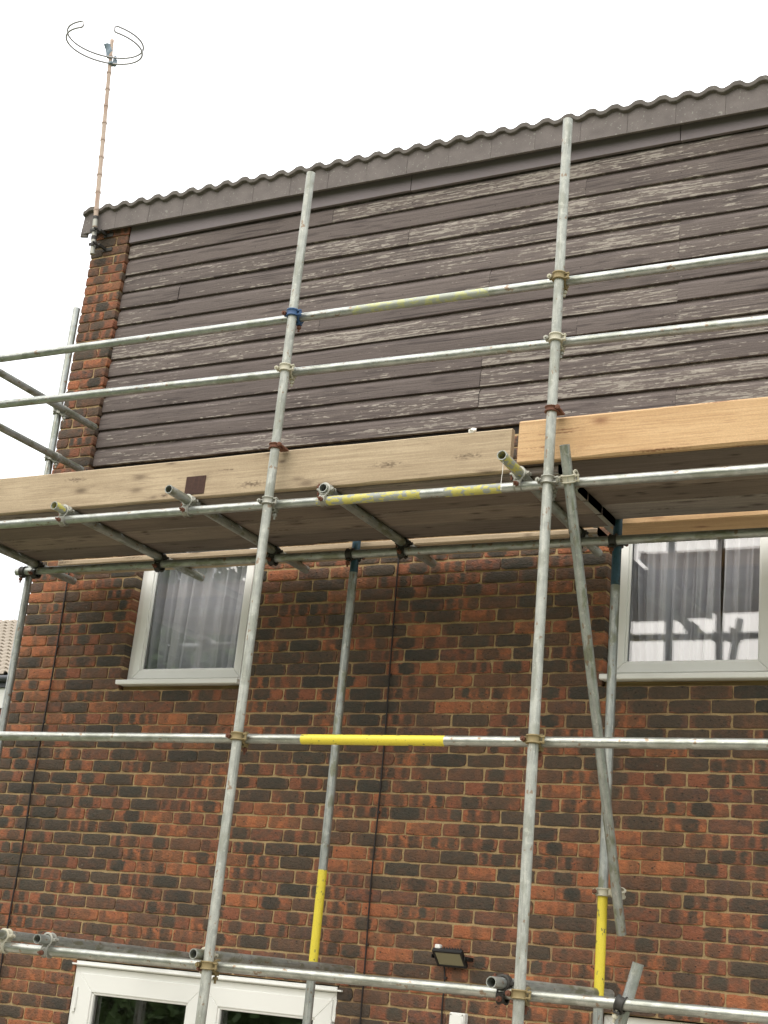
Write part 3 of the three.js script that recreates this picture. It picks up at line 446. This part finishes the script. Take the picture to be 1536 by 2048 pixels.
for (const [x, l, mt] of [[-1.8865, 'at far left', M.cream], [-1.600, 'above the left door', M.zinc], [-0.640, 'right beside the left front pole', M.cream], [0.876, 'left of the right front pole', M.darkSteel]]) coupler([x, by - 0.002, ZL], TR, mt, M.rust, 'coupler holding a cross tube to the lowest tube ' + l);
{ const g = coupler([xD(2.58), 2.575, ZB], [0, 0.45, 0], M.cream, M.rust, 'swivel coupler joining the brace to the yellow pole', false); mesh('band', couplerParts[0][1].clone().rotateX(0.49).rotateZ(0).translate(0.078 * 0.9, 0, 0.078 * 0.44 + 0.012), M.cream, g); mesh('body', rbox(0.03, 0.03, 0.03, 0.005, 0.038, 0, 0.015), M.cream, g); }
coupler([1.394, 2.061, 1.25], [0, Math.PI, 0.26], M.darkSteel, M.cream, 'coupler of the short leaning tube at the lowest tube');
// toe board clips
function clip(x, y, label) { const g = thing('board_clip', label, 'clip', 'toe board clips'); g.position.set(x, y, ZF); mesh('band', couplerParts[0][1].clone().scale(1.0, 0.7, 1.0), M.rust, g); mesh('bolt', new THREE.CylinderGeometry(0.006, 0.006, 0.06, 8).rotateX(Math.PI / 2).translate(0.036, 0.004, -0.002), M.rust, g); mesh('nut', new THREE.CylinderGeometry(0.012, 0.012, 0.012, 6).rotateX(Math.PI / 2).translate(0.036, 0.004, 0.02), M.rust, g); mesh('hook', rbox(0.05, 0.012, 0.05, 0.003, 0.012, 0.004, -0.05), M.rust, g); }
clip(xA(4.64), 4.642, 'rusty clip gripping the weathered toe board on the left front pole'); clip(xB(4.69), 4.690, 'rusty clip gripping the fresh orange toe board on the right front pole');

// ------------------------------------------------------------------ platform boards
function plankGeo(x0, x1, y0, y1, z0, z1, seed, wide = 'z') { // plank with worn arrises and a slight bow; grain along x
  const r = RNG(seed), n = Math.max(6, Math.round((x1 - x0) / 0.12)), s = seed * 13, off = r() * 4, offv = r(), pos = [], uv = [], idx = []; let base = 0;
  const ch = (X, k) => 0.0045 + 0.0035 * noise(X * 5, k, s + 9) + (noise(X * 1.6, k, s + 12) > 0.78 ? 0.004 : 0);
  const ring = (X) => { const w1 = (noise(X * 1.7, 0, s) - 0.5) * 0.005 * (wide === 'z' ? 0.6 : 1), w2 = (noise(X * 1.3, 3, s + 5) - 0.5) * 0.004, a = [0, 1, 2, 3].map(k => ch(X, k)); return [[y0, z0 + a[0]], [y0, z1 - a[1]], [y0 + a[1], z1], [y1 - a[2], z1], [y1, z1 - a[2]], [y1, z0 + a[3]], [y1 - a[3], z0], [y0 + a[0], z0]].map(([y, z]) => [y + w1, z + w2]); };
  const face = [0.3, 0, 0, 0.05, 0.1, 0.1, 0.15, 0.2];
  for (let k = 0; k < 8; k++) { const q = (k + 1) % 8;
    for (let i = 0; i <= n; i++) { const X = lerp(x0, x1, i / n), R = ring(X); for (const m of [k, q]) { pos.push(X, R[m][0], R[m][1]); uv.push((X + off) / 4, ((k === 0 || k === 4) ? R[m][1] : R[m][0]) / 0.5 + offv + face[k]); } }
    for (let i = 0; i < n; i++) { const a = base + i * 2; idx.push(a, a + 2, a + 3, a, a + 3, a + 1); } base += (n + 1) * 2; }
  for (const [X, flip] of [[x0, 0], [x1, 1]]) { const R = ring(X); for (const [y, z] of R) { pos.push(X, y, z); uv.push(y / 4, z / 0.5); } for (let k = 1; k < 7; k++) idx.push(...(flip ? [base, base + k + 1, base + k] : [base, base + k, base + k + 1])); base += 8; }
  const g = new THREE.BufferGeometry(); g.setAttribute('position', new THREE.Float32BufferAttribute(pos, 3)); g.setAttribute('uv', new THREE.Float32BufferAttribute(uv, 2)); g.setIndex(idx); g.computeVertexNormals(); return g;
}
function plank(x0, x1, y0, y1, z0, z1, seed, mat, name, label, category, group, bands = true, wide = 'z') {
  const g = thing(name, label, category, group); mesh('plank', plankGeo(x0, x1, y0, y1, z0, z1, seed, wide), mat, g);
  if (bands) for (const xe of [x0, x1]) { const s = xe === x0 ? 1 : -1; mesh('end_band', merge([b2(Math.min(xe, xe + s * 0.028), Math.max(xe, xe + s * 0.028), y0 - 0.004, y0 - 0.0025, z0 + 0.004, z1 - 0.004), b2(Math.min(xe, xe + s * 0.028), Math.max(xe, xe + s * 0.028), y1 + 0.0025, y1 + 0.004, z0 + 0.004, z1 - 0.004), b2(xe - s * 0.003, xe - s * 0.0015, y0 - 0.004, y1 + 0.004, z0 + 0.004, z1 - 0.004).translate(0, 0, 0)]), M.zinc, g); }
  return g;
}
const DG = 'platform boards', deckMats = [0xffffff, 0xd8cfc6, 0xf4ece2, 0xcfc8c4].map(c => { const m = M.woodDeck.clone(); m.color.set(c); return m; }); const zs = [1.232, 1.026, 0.820, 0.612, 0.405], nm = ['front', 'second', 'third', 'rearmost'];
for (let i = 0; i < 4; i++) plank(-2.972, 0.935, 4.4265, 4.463, zs[i + 1] + 0.006, zs[i] - 0.007, 40 + i, deckMats[i], 'deck_board', nm[i] + ' board of the left platform, seen from below', 'scaffold board', DG);
for (let i = 0; i < 4; i++) plank(0.600 + i * 0.02, 2.72, 4.4695, 4.507, zs[i + 1] + 0.002 - (i === 3 ? 0.024 : 0), zs[i] - 0.007, 50 + i, deckMats[3 - i], 'deck_board', nm[i] + ' board of the right platform, lapped on the left ones', 'scaffold board', DG);
plank(-2.885, 0.80, 4.4265, 4.463, 0.092, 0.306, 61, M.woodOld, 'inside_board', 'narrow board between left platform and wall, light edge showing', 'scaffold board', DG);
plank(0.835, 2.72, 4.4695, 4.507, 0.088, 0.305, 62, M.woodNew, 'inside_board', 'narrow board above the right window, pale orange edge showing', 'scaffold board', DG);
{ // old toe board with a patched notch
  const g = plank(-3.05, 0.705, 4.4285, 4.653, 1.2375, 1.275, 71, M.woodOld, 'toe_board', 'long weathered tan toe board along the left platform edge', 'toe board', 'toe boards', false, 'y');
  mesh('patch', rbox(0.128, 0.104, 0.006, 0.0015, -1.136, 4.500, 1.2765), M.woodPatch, g);
}
plank(0.742, 2.74, 4.468, 4.688, 1.2375, 1.275, 72, M.woodNew, 'toe_board', 'fresh orange toe board along the right platform edge', 'toe board', 'toe boards', false, 'y');
{ const g = new THREE.IcosahedronGeometry(0.02, 1), p = g.attributes.position; for (let i = 0; i < p.count; i++) { const k = 0.6 + 0.8 * hash(Math.round(p.getX(i) * 4000), Math.round(p.getY(i) * 4000 + p.getZ(i) * 9000), 4); p.setXYZ(i, p.getX(i) * k * 1.1, p.getY(i) * k * 0.7, p.getZ(i) * k); } g.computeVertexNormals(); single('paper_scrap', g.translate(0.487, 4.664, 1.262), M.paper, 'small crumpled white scrap on top of the weathered toe board', 'scrap'); }

single('string', new THREE.TubeGeometry(new THREE.CatmullRomCurve3([V(0.79, 4.378, 1.535), V(0.793, 4.33, 1.538), V(0.789, 4.28, 1.536), V(0.792, 4.235, 1.537)]), 16, 0.0014, 5), M.paper, 'short white string hanging from the yellowed cross tube end', 'string');
// ------------------------------------------------------------------ small things on the wall
function wallCable(pts, r, label, clips) {
  const c = new THREE.CatmullRomCurve3(pts.map(p => V(...p))); const g = thing('cable', label, 'cable'); mesh('cord', new THREE.TubeGeometry(c, 80, r, 6), M.cable, g);
  for (const t of clips) { const p = c.getPoint(t); mesh('cable_clip', rbox(0.018, 0.014, 0.010, 0.003, p.x + 0.004, p.y, p.z - 0.001), M.cable, g); }
}
const wob = (x, ya, yb, n, s, dx = 0) => { const a = []; for (let i = 0; i <= n; i++) { const t = i / n; a.push([x + dx * t + (hash(i, s, 6) - 0.5) * 0.012, lerp(ya, yb, t), 0.008 + 0.004 * hash(i, s, 7)]); } return a; };
wallCable(wob(-3.040, 5.22, 0.2, 16, 1), 0.0055, 'dark cable down the wall near the left brick corner', [0.25, 0.35, 0.47, 0.6, 0.75]);
wallCable(wob(-0.538, 4.46, 0.9, 14, 2, 0.06), 0.0045, 'dark cable down the middle of the brick wall', [0.12, 0.2, 0.42, 0.62, 0.8]);
wallCable([[-0.03, 2.205, 0.03], [-0.024, 2.17, 0.012], [-0.018, 2.10, 0.009], [-0.020, 1.98, 0.008], [-0.012, 1.8, 0.008], [0.0, 1.2, 0.008]], 0.0048, 'thin black cable hanging from the floodlight', [0.35]);
{ const g = thing('floodlight', 'small black floodlight with grey panel, tilted down, on the brick wall', 'floodlight'); g.position.set(0.035, 2.222, 0.075); 
  const t = new THREE.Group(); const tilt = Math.atan2(0.085, 0.072); // top leans out from the wall
  const hold = (name, geo, mat) => mesh(name, geo.rotateX(tilt), mat, g);
  hold('housing', rbox(0.172, 0.116, 0.018, 0.005, 0, 0, 0), M.black); hold('bezel', mitred(-0.085, 0.085, -0.057, 0.057, 0.013, 0.006, 0.0015).translate(0, 0, 0.0085), M.black); hold('light_panel', rbox(0.146, 0.09, 0.004, 0.001, 0, 0, 0.0095), M.ledPanel);
  const fins = []; for (let i = 0; i < 9; i++) fins.push(rbox(0.006, 0.09, 0.02, 0.001, -0.064 + i * 0.016, 0, -0.018)); hold('cooling_fins', merge(fins), M.black); hold('driver_box', rbox(0.09, 0.05, 0.026, 0.005, 0, -0.01, -0.028), M.black);
  mesh('bracket', merge([rbox(0.006, 0.02, 0.11, 0.002, -0.095, 0.0, -0.025), rbox(0.006, 0.02, 0.11, 0.002, 0.095, 0.0, -0.025), rbox(0.196, 0.02, 0.005, 0.002, 0, 0, -0.0725)]), M.black, g); mesh('bracket_screw', merge([new THREE.CylinderGeometry(0.008, 0.008, 0.012, 8).rotateZ(Math.PI / 2).translate(-0.101, 0, 0.0), new THREE.CylinderGeometry(0.008, 0.008, 0.012, 8).rotateZ(Math.PI / 2).translate(0.101, 0, 0)]), M.black, g);
  mesh('sensor_cap', rbox(0.032, 0.022, 0.03, 0.006, -0.058, 0.049, 0.03), M.pvc, g); }
{ const g = thing('junction_box', 'white square box on the wall below the floodlight', 'junction box'); mesh('housing', rbox(0.088, 0.088, 0.045, 0.006, 0.086, 1.911, 0.0225), M.pvc, g); mesh('lid', merge([rbox(0.08, 0.08, 0.006, 0.004, 0.086, 1.911, 0.0475), new THREE.CylinderGeometry(0.034, 0.036, 0.006, 24).rotateX(Math.PI / 2).translate(0.086, 1.911, 0.053)]), M.pvc, g); for (const [a, b] of [[-1, 1], [1, 1], [1, -1], [-1, -1]]) mesh('lid_screw', new THREE.CylinderGeometry(0.0035, 0.0035, 0.004, 8).rotateX(Math.PI / 2).translate(0.086 + a * 0.033, 1.911 + b * 0.033, 0.052), M.zinc, g); }

// ------------------------------------------------------------------ aerial on its cane
{ const g = thing('aerial', 'ring shaped wire aerial on a thin tan ringed pole at the roof corner', 'aerial');
  const a = V(-3.279, 6.90, 0.085), b = V(-3.471, 8.775, 0.085), d = b.clone().sub(a), L = d.length(); d.normalize(); const q = new THREE.Quaternion().setFromUnitVectors(UP, d);
  const prof = []; const n = 11; for (let i = 0; i <= n * 6; i++) { const t = i / (n * 6), y = 0.20 + (L - 0.20) * t, f = (t * n) % 1, ring = Math.exp(-Math.pow(Math.min(f, 1 - f) / 0.045, 2)); prof.push(new THREE.Vector2(lerp(0.0180, 0.0138, t) + 0.0022 * ring, y)); } prof.unshift(new THREE.Vector2(0.0, 0.2)); prof.push(new THREE.Vector2(0, L));
  const place = (m) => { m.position.copy(a); m.quaternion.copy(q); return m; };
  place(mesh('pole', new THREE.LatheGeometry(prof, 14), M.bamboo, g));
  for (let k = 1; k < n; k++) place(mesh('pole_ring', new THREE.CylinderGeometry(0.0195, 0.0200, 0.013, 14).scale(lerp(1.1, 0.9, k / n), 1, lerp(1.1, 0.9, k / n)).translate(0, 0.20 + (L - 0.20) * k / n, 0), M.node, g));
  place(mesh('pole_foot', new THREE.CylinderGeometry(0.019, 0.019, 0.30, 16).translate(0, 0.13, 0), M.zinc, g)); place(mesh('pole_sleeve', merge([new THREE.CylinderGeometry(0.0205, 0.0205, 0.03, 14).translate(0, 0.115, 0), new THREE.CylinderGeometry(0.0205, 0.0205, 0.026, 14).translate(0, 0.285, 0)]), M.darkSteel, g));
  for (const h of [0.055, 0.175]) { const p = a.clone().addScaledVector(d, h); mesh('wall_bracket', merge([rbox(0.07, 0.022, 0.010, 0.002, p.x + 0.012, p.y, p.z + 0.021), rbox(0.07, 0.022, 0.010, 0.002, p.x + 0.012, p.y, p.z - 0.026), rbox(0.016, 0.02, 0.085, 0.002, p.x + 0.05, p.y, 0.043), rbox(0.085, 0.03, 0.006, 0.002, p.x + 0.07, p.y - 0.004, 0.006), new THREE.CylinderGeometry(0.005, 0.005, 0.085, 8).rotateX(Math.PI / 2).translate(p.x + 0.034, p.y, p.z + 0.006), new THREE.CylinderGeometry(0.011, 0.011, 0.01, 6).rotateX(Math.PI / 2).translate(p.x + 0.034, p.y, p.z + 0.036)]), M.darkSteel, g); }
  // ring: a folded loop of wire, open towards the viewer
  const at = a.clone().addScaledVector(d, L - 0.205), dir = V(0.693, 0, 0.721), rt = V(0.721, 0, -0.693), R = 0.283, c = at.clone().addScaledVector(dir, R + 0.012).addScaledVector(rt, -0.062); c.y += 0.004;
  const pt = (ph, dy) => c.clone().addScaledVector(dir, R * Math.cos(ph)).addScaledVector(rt, R * Math.sin(ph)).add(V(0, dy - 0.05 * (1 + Math.cos(ph)), 0)); const P = [], a0 = 0.24, a1 = Math.PI * 2 - 0.72, hgt = 0.027;
  for (let i = 0; i <= 60; i++) P.push(pt(lerp(a0, a1, i / 60), hgt)); for (const t of [0.35, 0.7, 1, 0.7, 0.35].map((v, i) => [v, i])) { const ang = (t[1] + 1) / 6 * Math.PI; P.push(pt(a1 + 0.07 * Math.sin(ang), hgt * Math.cos(ang))); } for (let i = 0; i <= 60; i++) P.push(pt(lerp(a1, a0, i / 60), -hgt)); for (let i = 0; i < 5; i++) { const ang = (i + 1) / 6 * Math.PI; P.push(pt(a0 - 0.07 * Math.sin(ang), -hgt * Math.cos(ang))); }
  mesh('wire_ring', new THREE.TubeGeometry(new THREE.CatmullRomCurve3(P, true), 420, 0.0074, 6, true), M.wire, g);
  mesh('ring_mount', merge([rbox(0.026, 0.06, 0.03, 0.006, at.x + 0.03, at.y, at.z - 0.02), rbox(0.03, 0.02, 0.05, 0.004, at.x + 0.022, at.y - 0.022, at.z), rbox(0.018, 0.05, 0.018, 0.004, at.x + 0.034, at.y + 0.028, at.z - 0.01)]), M.tape, g);
  const tg = new THREE.CylinderGeometry(0.030, 0.016, 0.11, 12, 6), tp = tg.attributes.position; for (let i = 0; i < tp.count; i++) { const k = 0.75 + 0.6 * hash(Math.round(Math.atan2(tp.getX(i), tp.getZ(i)) * 20), Math.round(tp.getY(i) * 90), 3); tp.setXYZ(i, tp.getX(i) * k - 0.016 * Math.max(0, tp.getY(i) / 0.06), tp.getY(i), tp.getZ(i) * k); } tg.computeVertexNormals(); const tm = mesh('wrapped_tape', tg.translate(-0.014, L - 0.105, 0.004), M.tape, g); place(tm);
}

// ------------------------------------------------------------------ neighbouring house far left
{ const g = thing('neighbour_house', 'neighbouring house with pale ribbed roof tiles behind the left pole', 'house');
  const ez = -12.86, ey = 6.95, ex = -13.6, pitch = 0.55, tw = 0.194, gauge = 0.235, cols = 42, rows = 16;
  const tileGeo = (() => { const seg = 10, s = new THREE.Shape(), w = tw, wv = x => 0.052 * Math.max(0, Math.cos((x / w - 0.5) * Math.PI * 1.7)) ** 0.8; s.moveTo(0, 0); for (let q = 0; q <= seg; q++) s.lineTo(w * q / seg, wv(w * q / seg)); for (let q = seg; q >= 0; q--) s.lineTo(w * q / seg, wv(w * q / seg) + 0.018); s.closePath(); return new THREE.ExtrudeGeometry(s, { depth: 0.29, bevelEnabled: false }).translate(0, 0, -0.29); })();
  const roof = new THREE.Group(); roof.name = 'roof'; g.add(roof); roof.position.set(ex - cols * tw, ey, ez); roof.rotation.x = pitch; roof.updateWorldMatrix(true, false);
  const r = RNG(3), far = []; for (let j = 0; j < rows; j++) for (let i = 0; i < cols; i++) { const p = V(i * tw, 0.014 + (r() - 0.5) * 0.005, -j * gauge), w = project(roof.localToWorld(p.clone())); if (w.x > -1.06 && w.x < -0.9) { const m = mesh('tile', tileGeo, M.farTile, roof); m.position.copy(p); m.rotation.x = -0.13; } else far.push(tileGeo.clone().rotateX(-0.13).translate(p.x, p.y, p.z)); }
  mesh('tile_field', merge(far), M.farTile, roof).userData.kind = 'stuff';
  mesh('roof_deck', b2(-0.05, cols * tw, -0.08, -0.03, -rows * gauge, 0.05), M.felt, roof);
  const x0 = ex - cols * tw, x1 = ex; mesh('gutter', new THREE.CylinderGeometry(0.06, 0.06, cols * tw, 12).rotateZ(Math.PI / 2).translate((x0 + x1) / 2, ey - 0.09, ez + 0.09), M.gutter, g);
  mesh('soffit', b2(x0, x1, ey - 0.24, ey - 0.10, ez - 0.2, ez + 0.03), M.gutter, g); mesh('fascia', b2(x0, x1, ey - 0.62, ey - 0.245, ez - 0.2, ez - 0.02), M.render, g); mesh('wall', b2(x0 + 0.1, x1 - 0.02, -0.3, ey - 0.63, ez - 5, ez - 0.06), M.farBrick, g); mesh('upper_wall', b2(x0 + 0.1, x1 - 0.02, ey - 0.62, ey - 0.2, ez - 5, ez - 0.3), M.farBrick, g);
}

// ------------------------------------------------------------------ garden behind the viewer, which the glass mirrors
{ const g = thing('garden_fence', 'dark boarded garden fence mirrored in the door panes', 'fence'); const r = RNG(12); for (let i = 0; i < 150; i++) mesh('fence_board', b2(0, 0.145, 0, 1.75 + r() * 0.03, 0, 0.018).translate(-20 + i * 0.15, -0.03, 17 + (i % 2) * 0.012), M.fence, g); mesh('fence_rail', b2(-20, 2.5, 0.3, 0.38, 17.032, 17.08), M.fence, g); mesh('fence_rail', b2(-20, 2.5, 1.3, 1.38, 17.032, 17.08), M.fence, g); }
function tree(x, z, h, rad, seed, label) {
  const g = thing('garden_tree', label, 'tree', 'trees mirrored in the glass'), r = RNG(seed), limb = []; g.position.set(x, -0.05, z);
  const seg = (a, b, r0, r1) => { const d = b.clone().sub(a), L = d.length(); const q = new THREE.Quaternion().setFromUnitVectors(UP, d.normalize()); limb.push(new THREE.CylinderGeometry(r1, r0, L, 8).translate(0, L / 2, 0).applyQuaternion(q).translate(a.x, a.y, a.z)); };
  const top = V(0.2, h * 0.55, 0); seg(V(0, 0, 0), top, h * 0.028, h * 0.016); const tips = [];
  for (let i = 0; i < 14; i++) { const an = r() * 6.28, s = lerp(0.25, 0.55, r()), st = V(0.2 * s / 0.55, h * s, 0), e = st.clone().add(V(Math.cos(an) * rad * (0.5 + 0.5 * r()), h * (0.12 + 0.3 * r()), Math.sin(an) * rad * (0.5 + 0.5 * r()))); seg(st, e, h * 0.010, h * 0.004); tips.push(e, st.clone().lerp(e, 0.7)); } tips.push(V(0.2, h * 0.85, 0), top);
  mesh('trunk', merge(limb), M.bark, g);
  const pos = [], idx = []; for (let i = 0; i < 9000; i++) { const t = tips[Math.floor(r() * tips.length)], c = V((r() + r() - 1) * rad * 0.42, (r() + r() - 1) * h * 0.13, (r() + r() - 1) * rad * 0.42).add(t), u = V(r() - 0.5, r() - 0.5, r() - 0.5).normalize().multiplyScalar(0.15), w = V(r() - 0.5, r() - 0.5, r() - 0.5).cross(u).normalize().multiplyScalar(0.10), b = pos.length / 3; for (const [p, q] of [[-1, -0.2], [0.2, -1], [1, 0.2], [-0.2, 1]]) pos.push(c.x + u.x * p + w.x * q, c.y + u.y * p + w.y * q, c.z + u.z * p + w.z * q); idx.push(b, b + 1, b + 2, b, b + 2, b + 3); }
  const lg = new THREE.BufferGeometry(); lg.setAttribute('position', new THREE.Float32BufferAttribute(pos, 3)); lg.setIndex(idx); lg.computeVertexNormals(); mesh('crown', lg, M.leaf, g);
}
tree(-14.0, 18.0, 13.0, 3.6, 5, 'tall green tree mirrored in the left upper window');
tree(-18.5, 18.5, 11.5, 3.2, 9, 'lower green tree mirrored at left of the left upper window');
tree(-10.6, 15.6, 2.6, 1.2, 14, 'small green shrub mirrored in the right door pane');
tree(-13.4, 15.8, 2.4, 1.1, 17, 'small green shrub mirrored in the left door pane');

{ // the wooded far side of the gardens, which closes off the low sky in front of the wall
  const r = RNG(61), blobs = [];
  for (let i = 0; i < 44; i++) { const g = new THREE.IcosahedronGeometry(1, 3), p = g.attributes.position, w = 3.4 + r() * 2.4, h = 4.6 + r() * 1.7, x = -66 + i * 3.1 + r() * 1.5, z = 33 + r() * 6, sd = i * 9; for (let k = 0; k < p.count; k++) { const a = p.getX(k), b = p.getY(k), c = p.getZ(k), q = 0.72 + 0.42 * fbm(a * 4 + 9, b * 4 + c * 3 + 9, sd, 1e6, 1e6, 3); p.setXYZ(k, a * w * q + x, b * h * q + h * 0.86, c * w * q + z); } g.computeVertexNormals(); blobs.push(g); }
  const m = mesh('tree_line', merge(blobs), M.foliage, scene); m.userData = { kind: 'stuff', label: 'row of trees across the gardens, dark in the door panes', category: 'trees' };
}
scene.traverse(o => { if (o.isMesh) { o.castShadow = true; o.receiveShadow = true; } });
renderer.render(scene, camera);
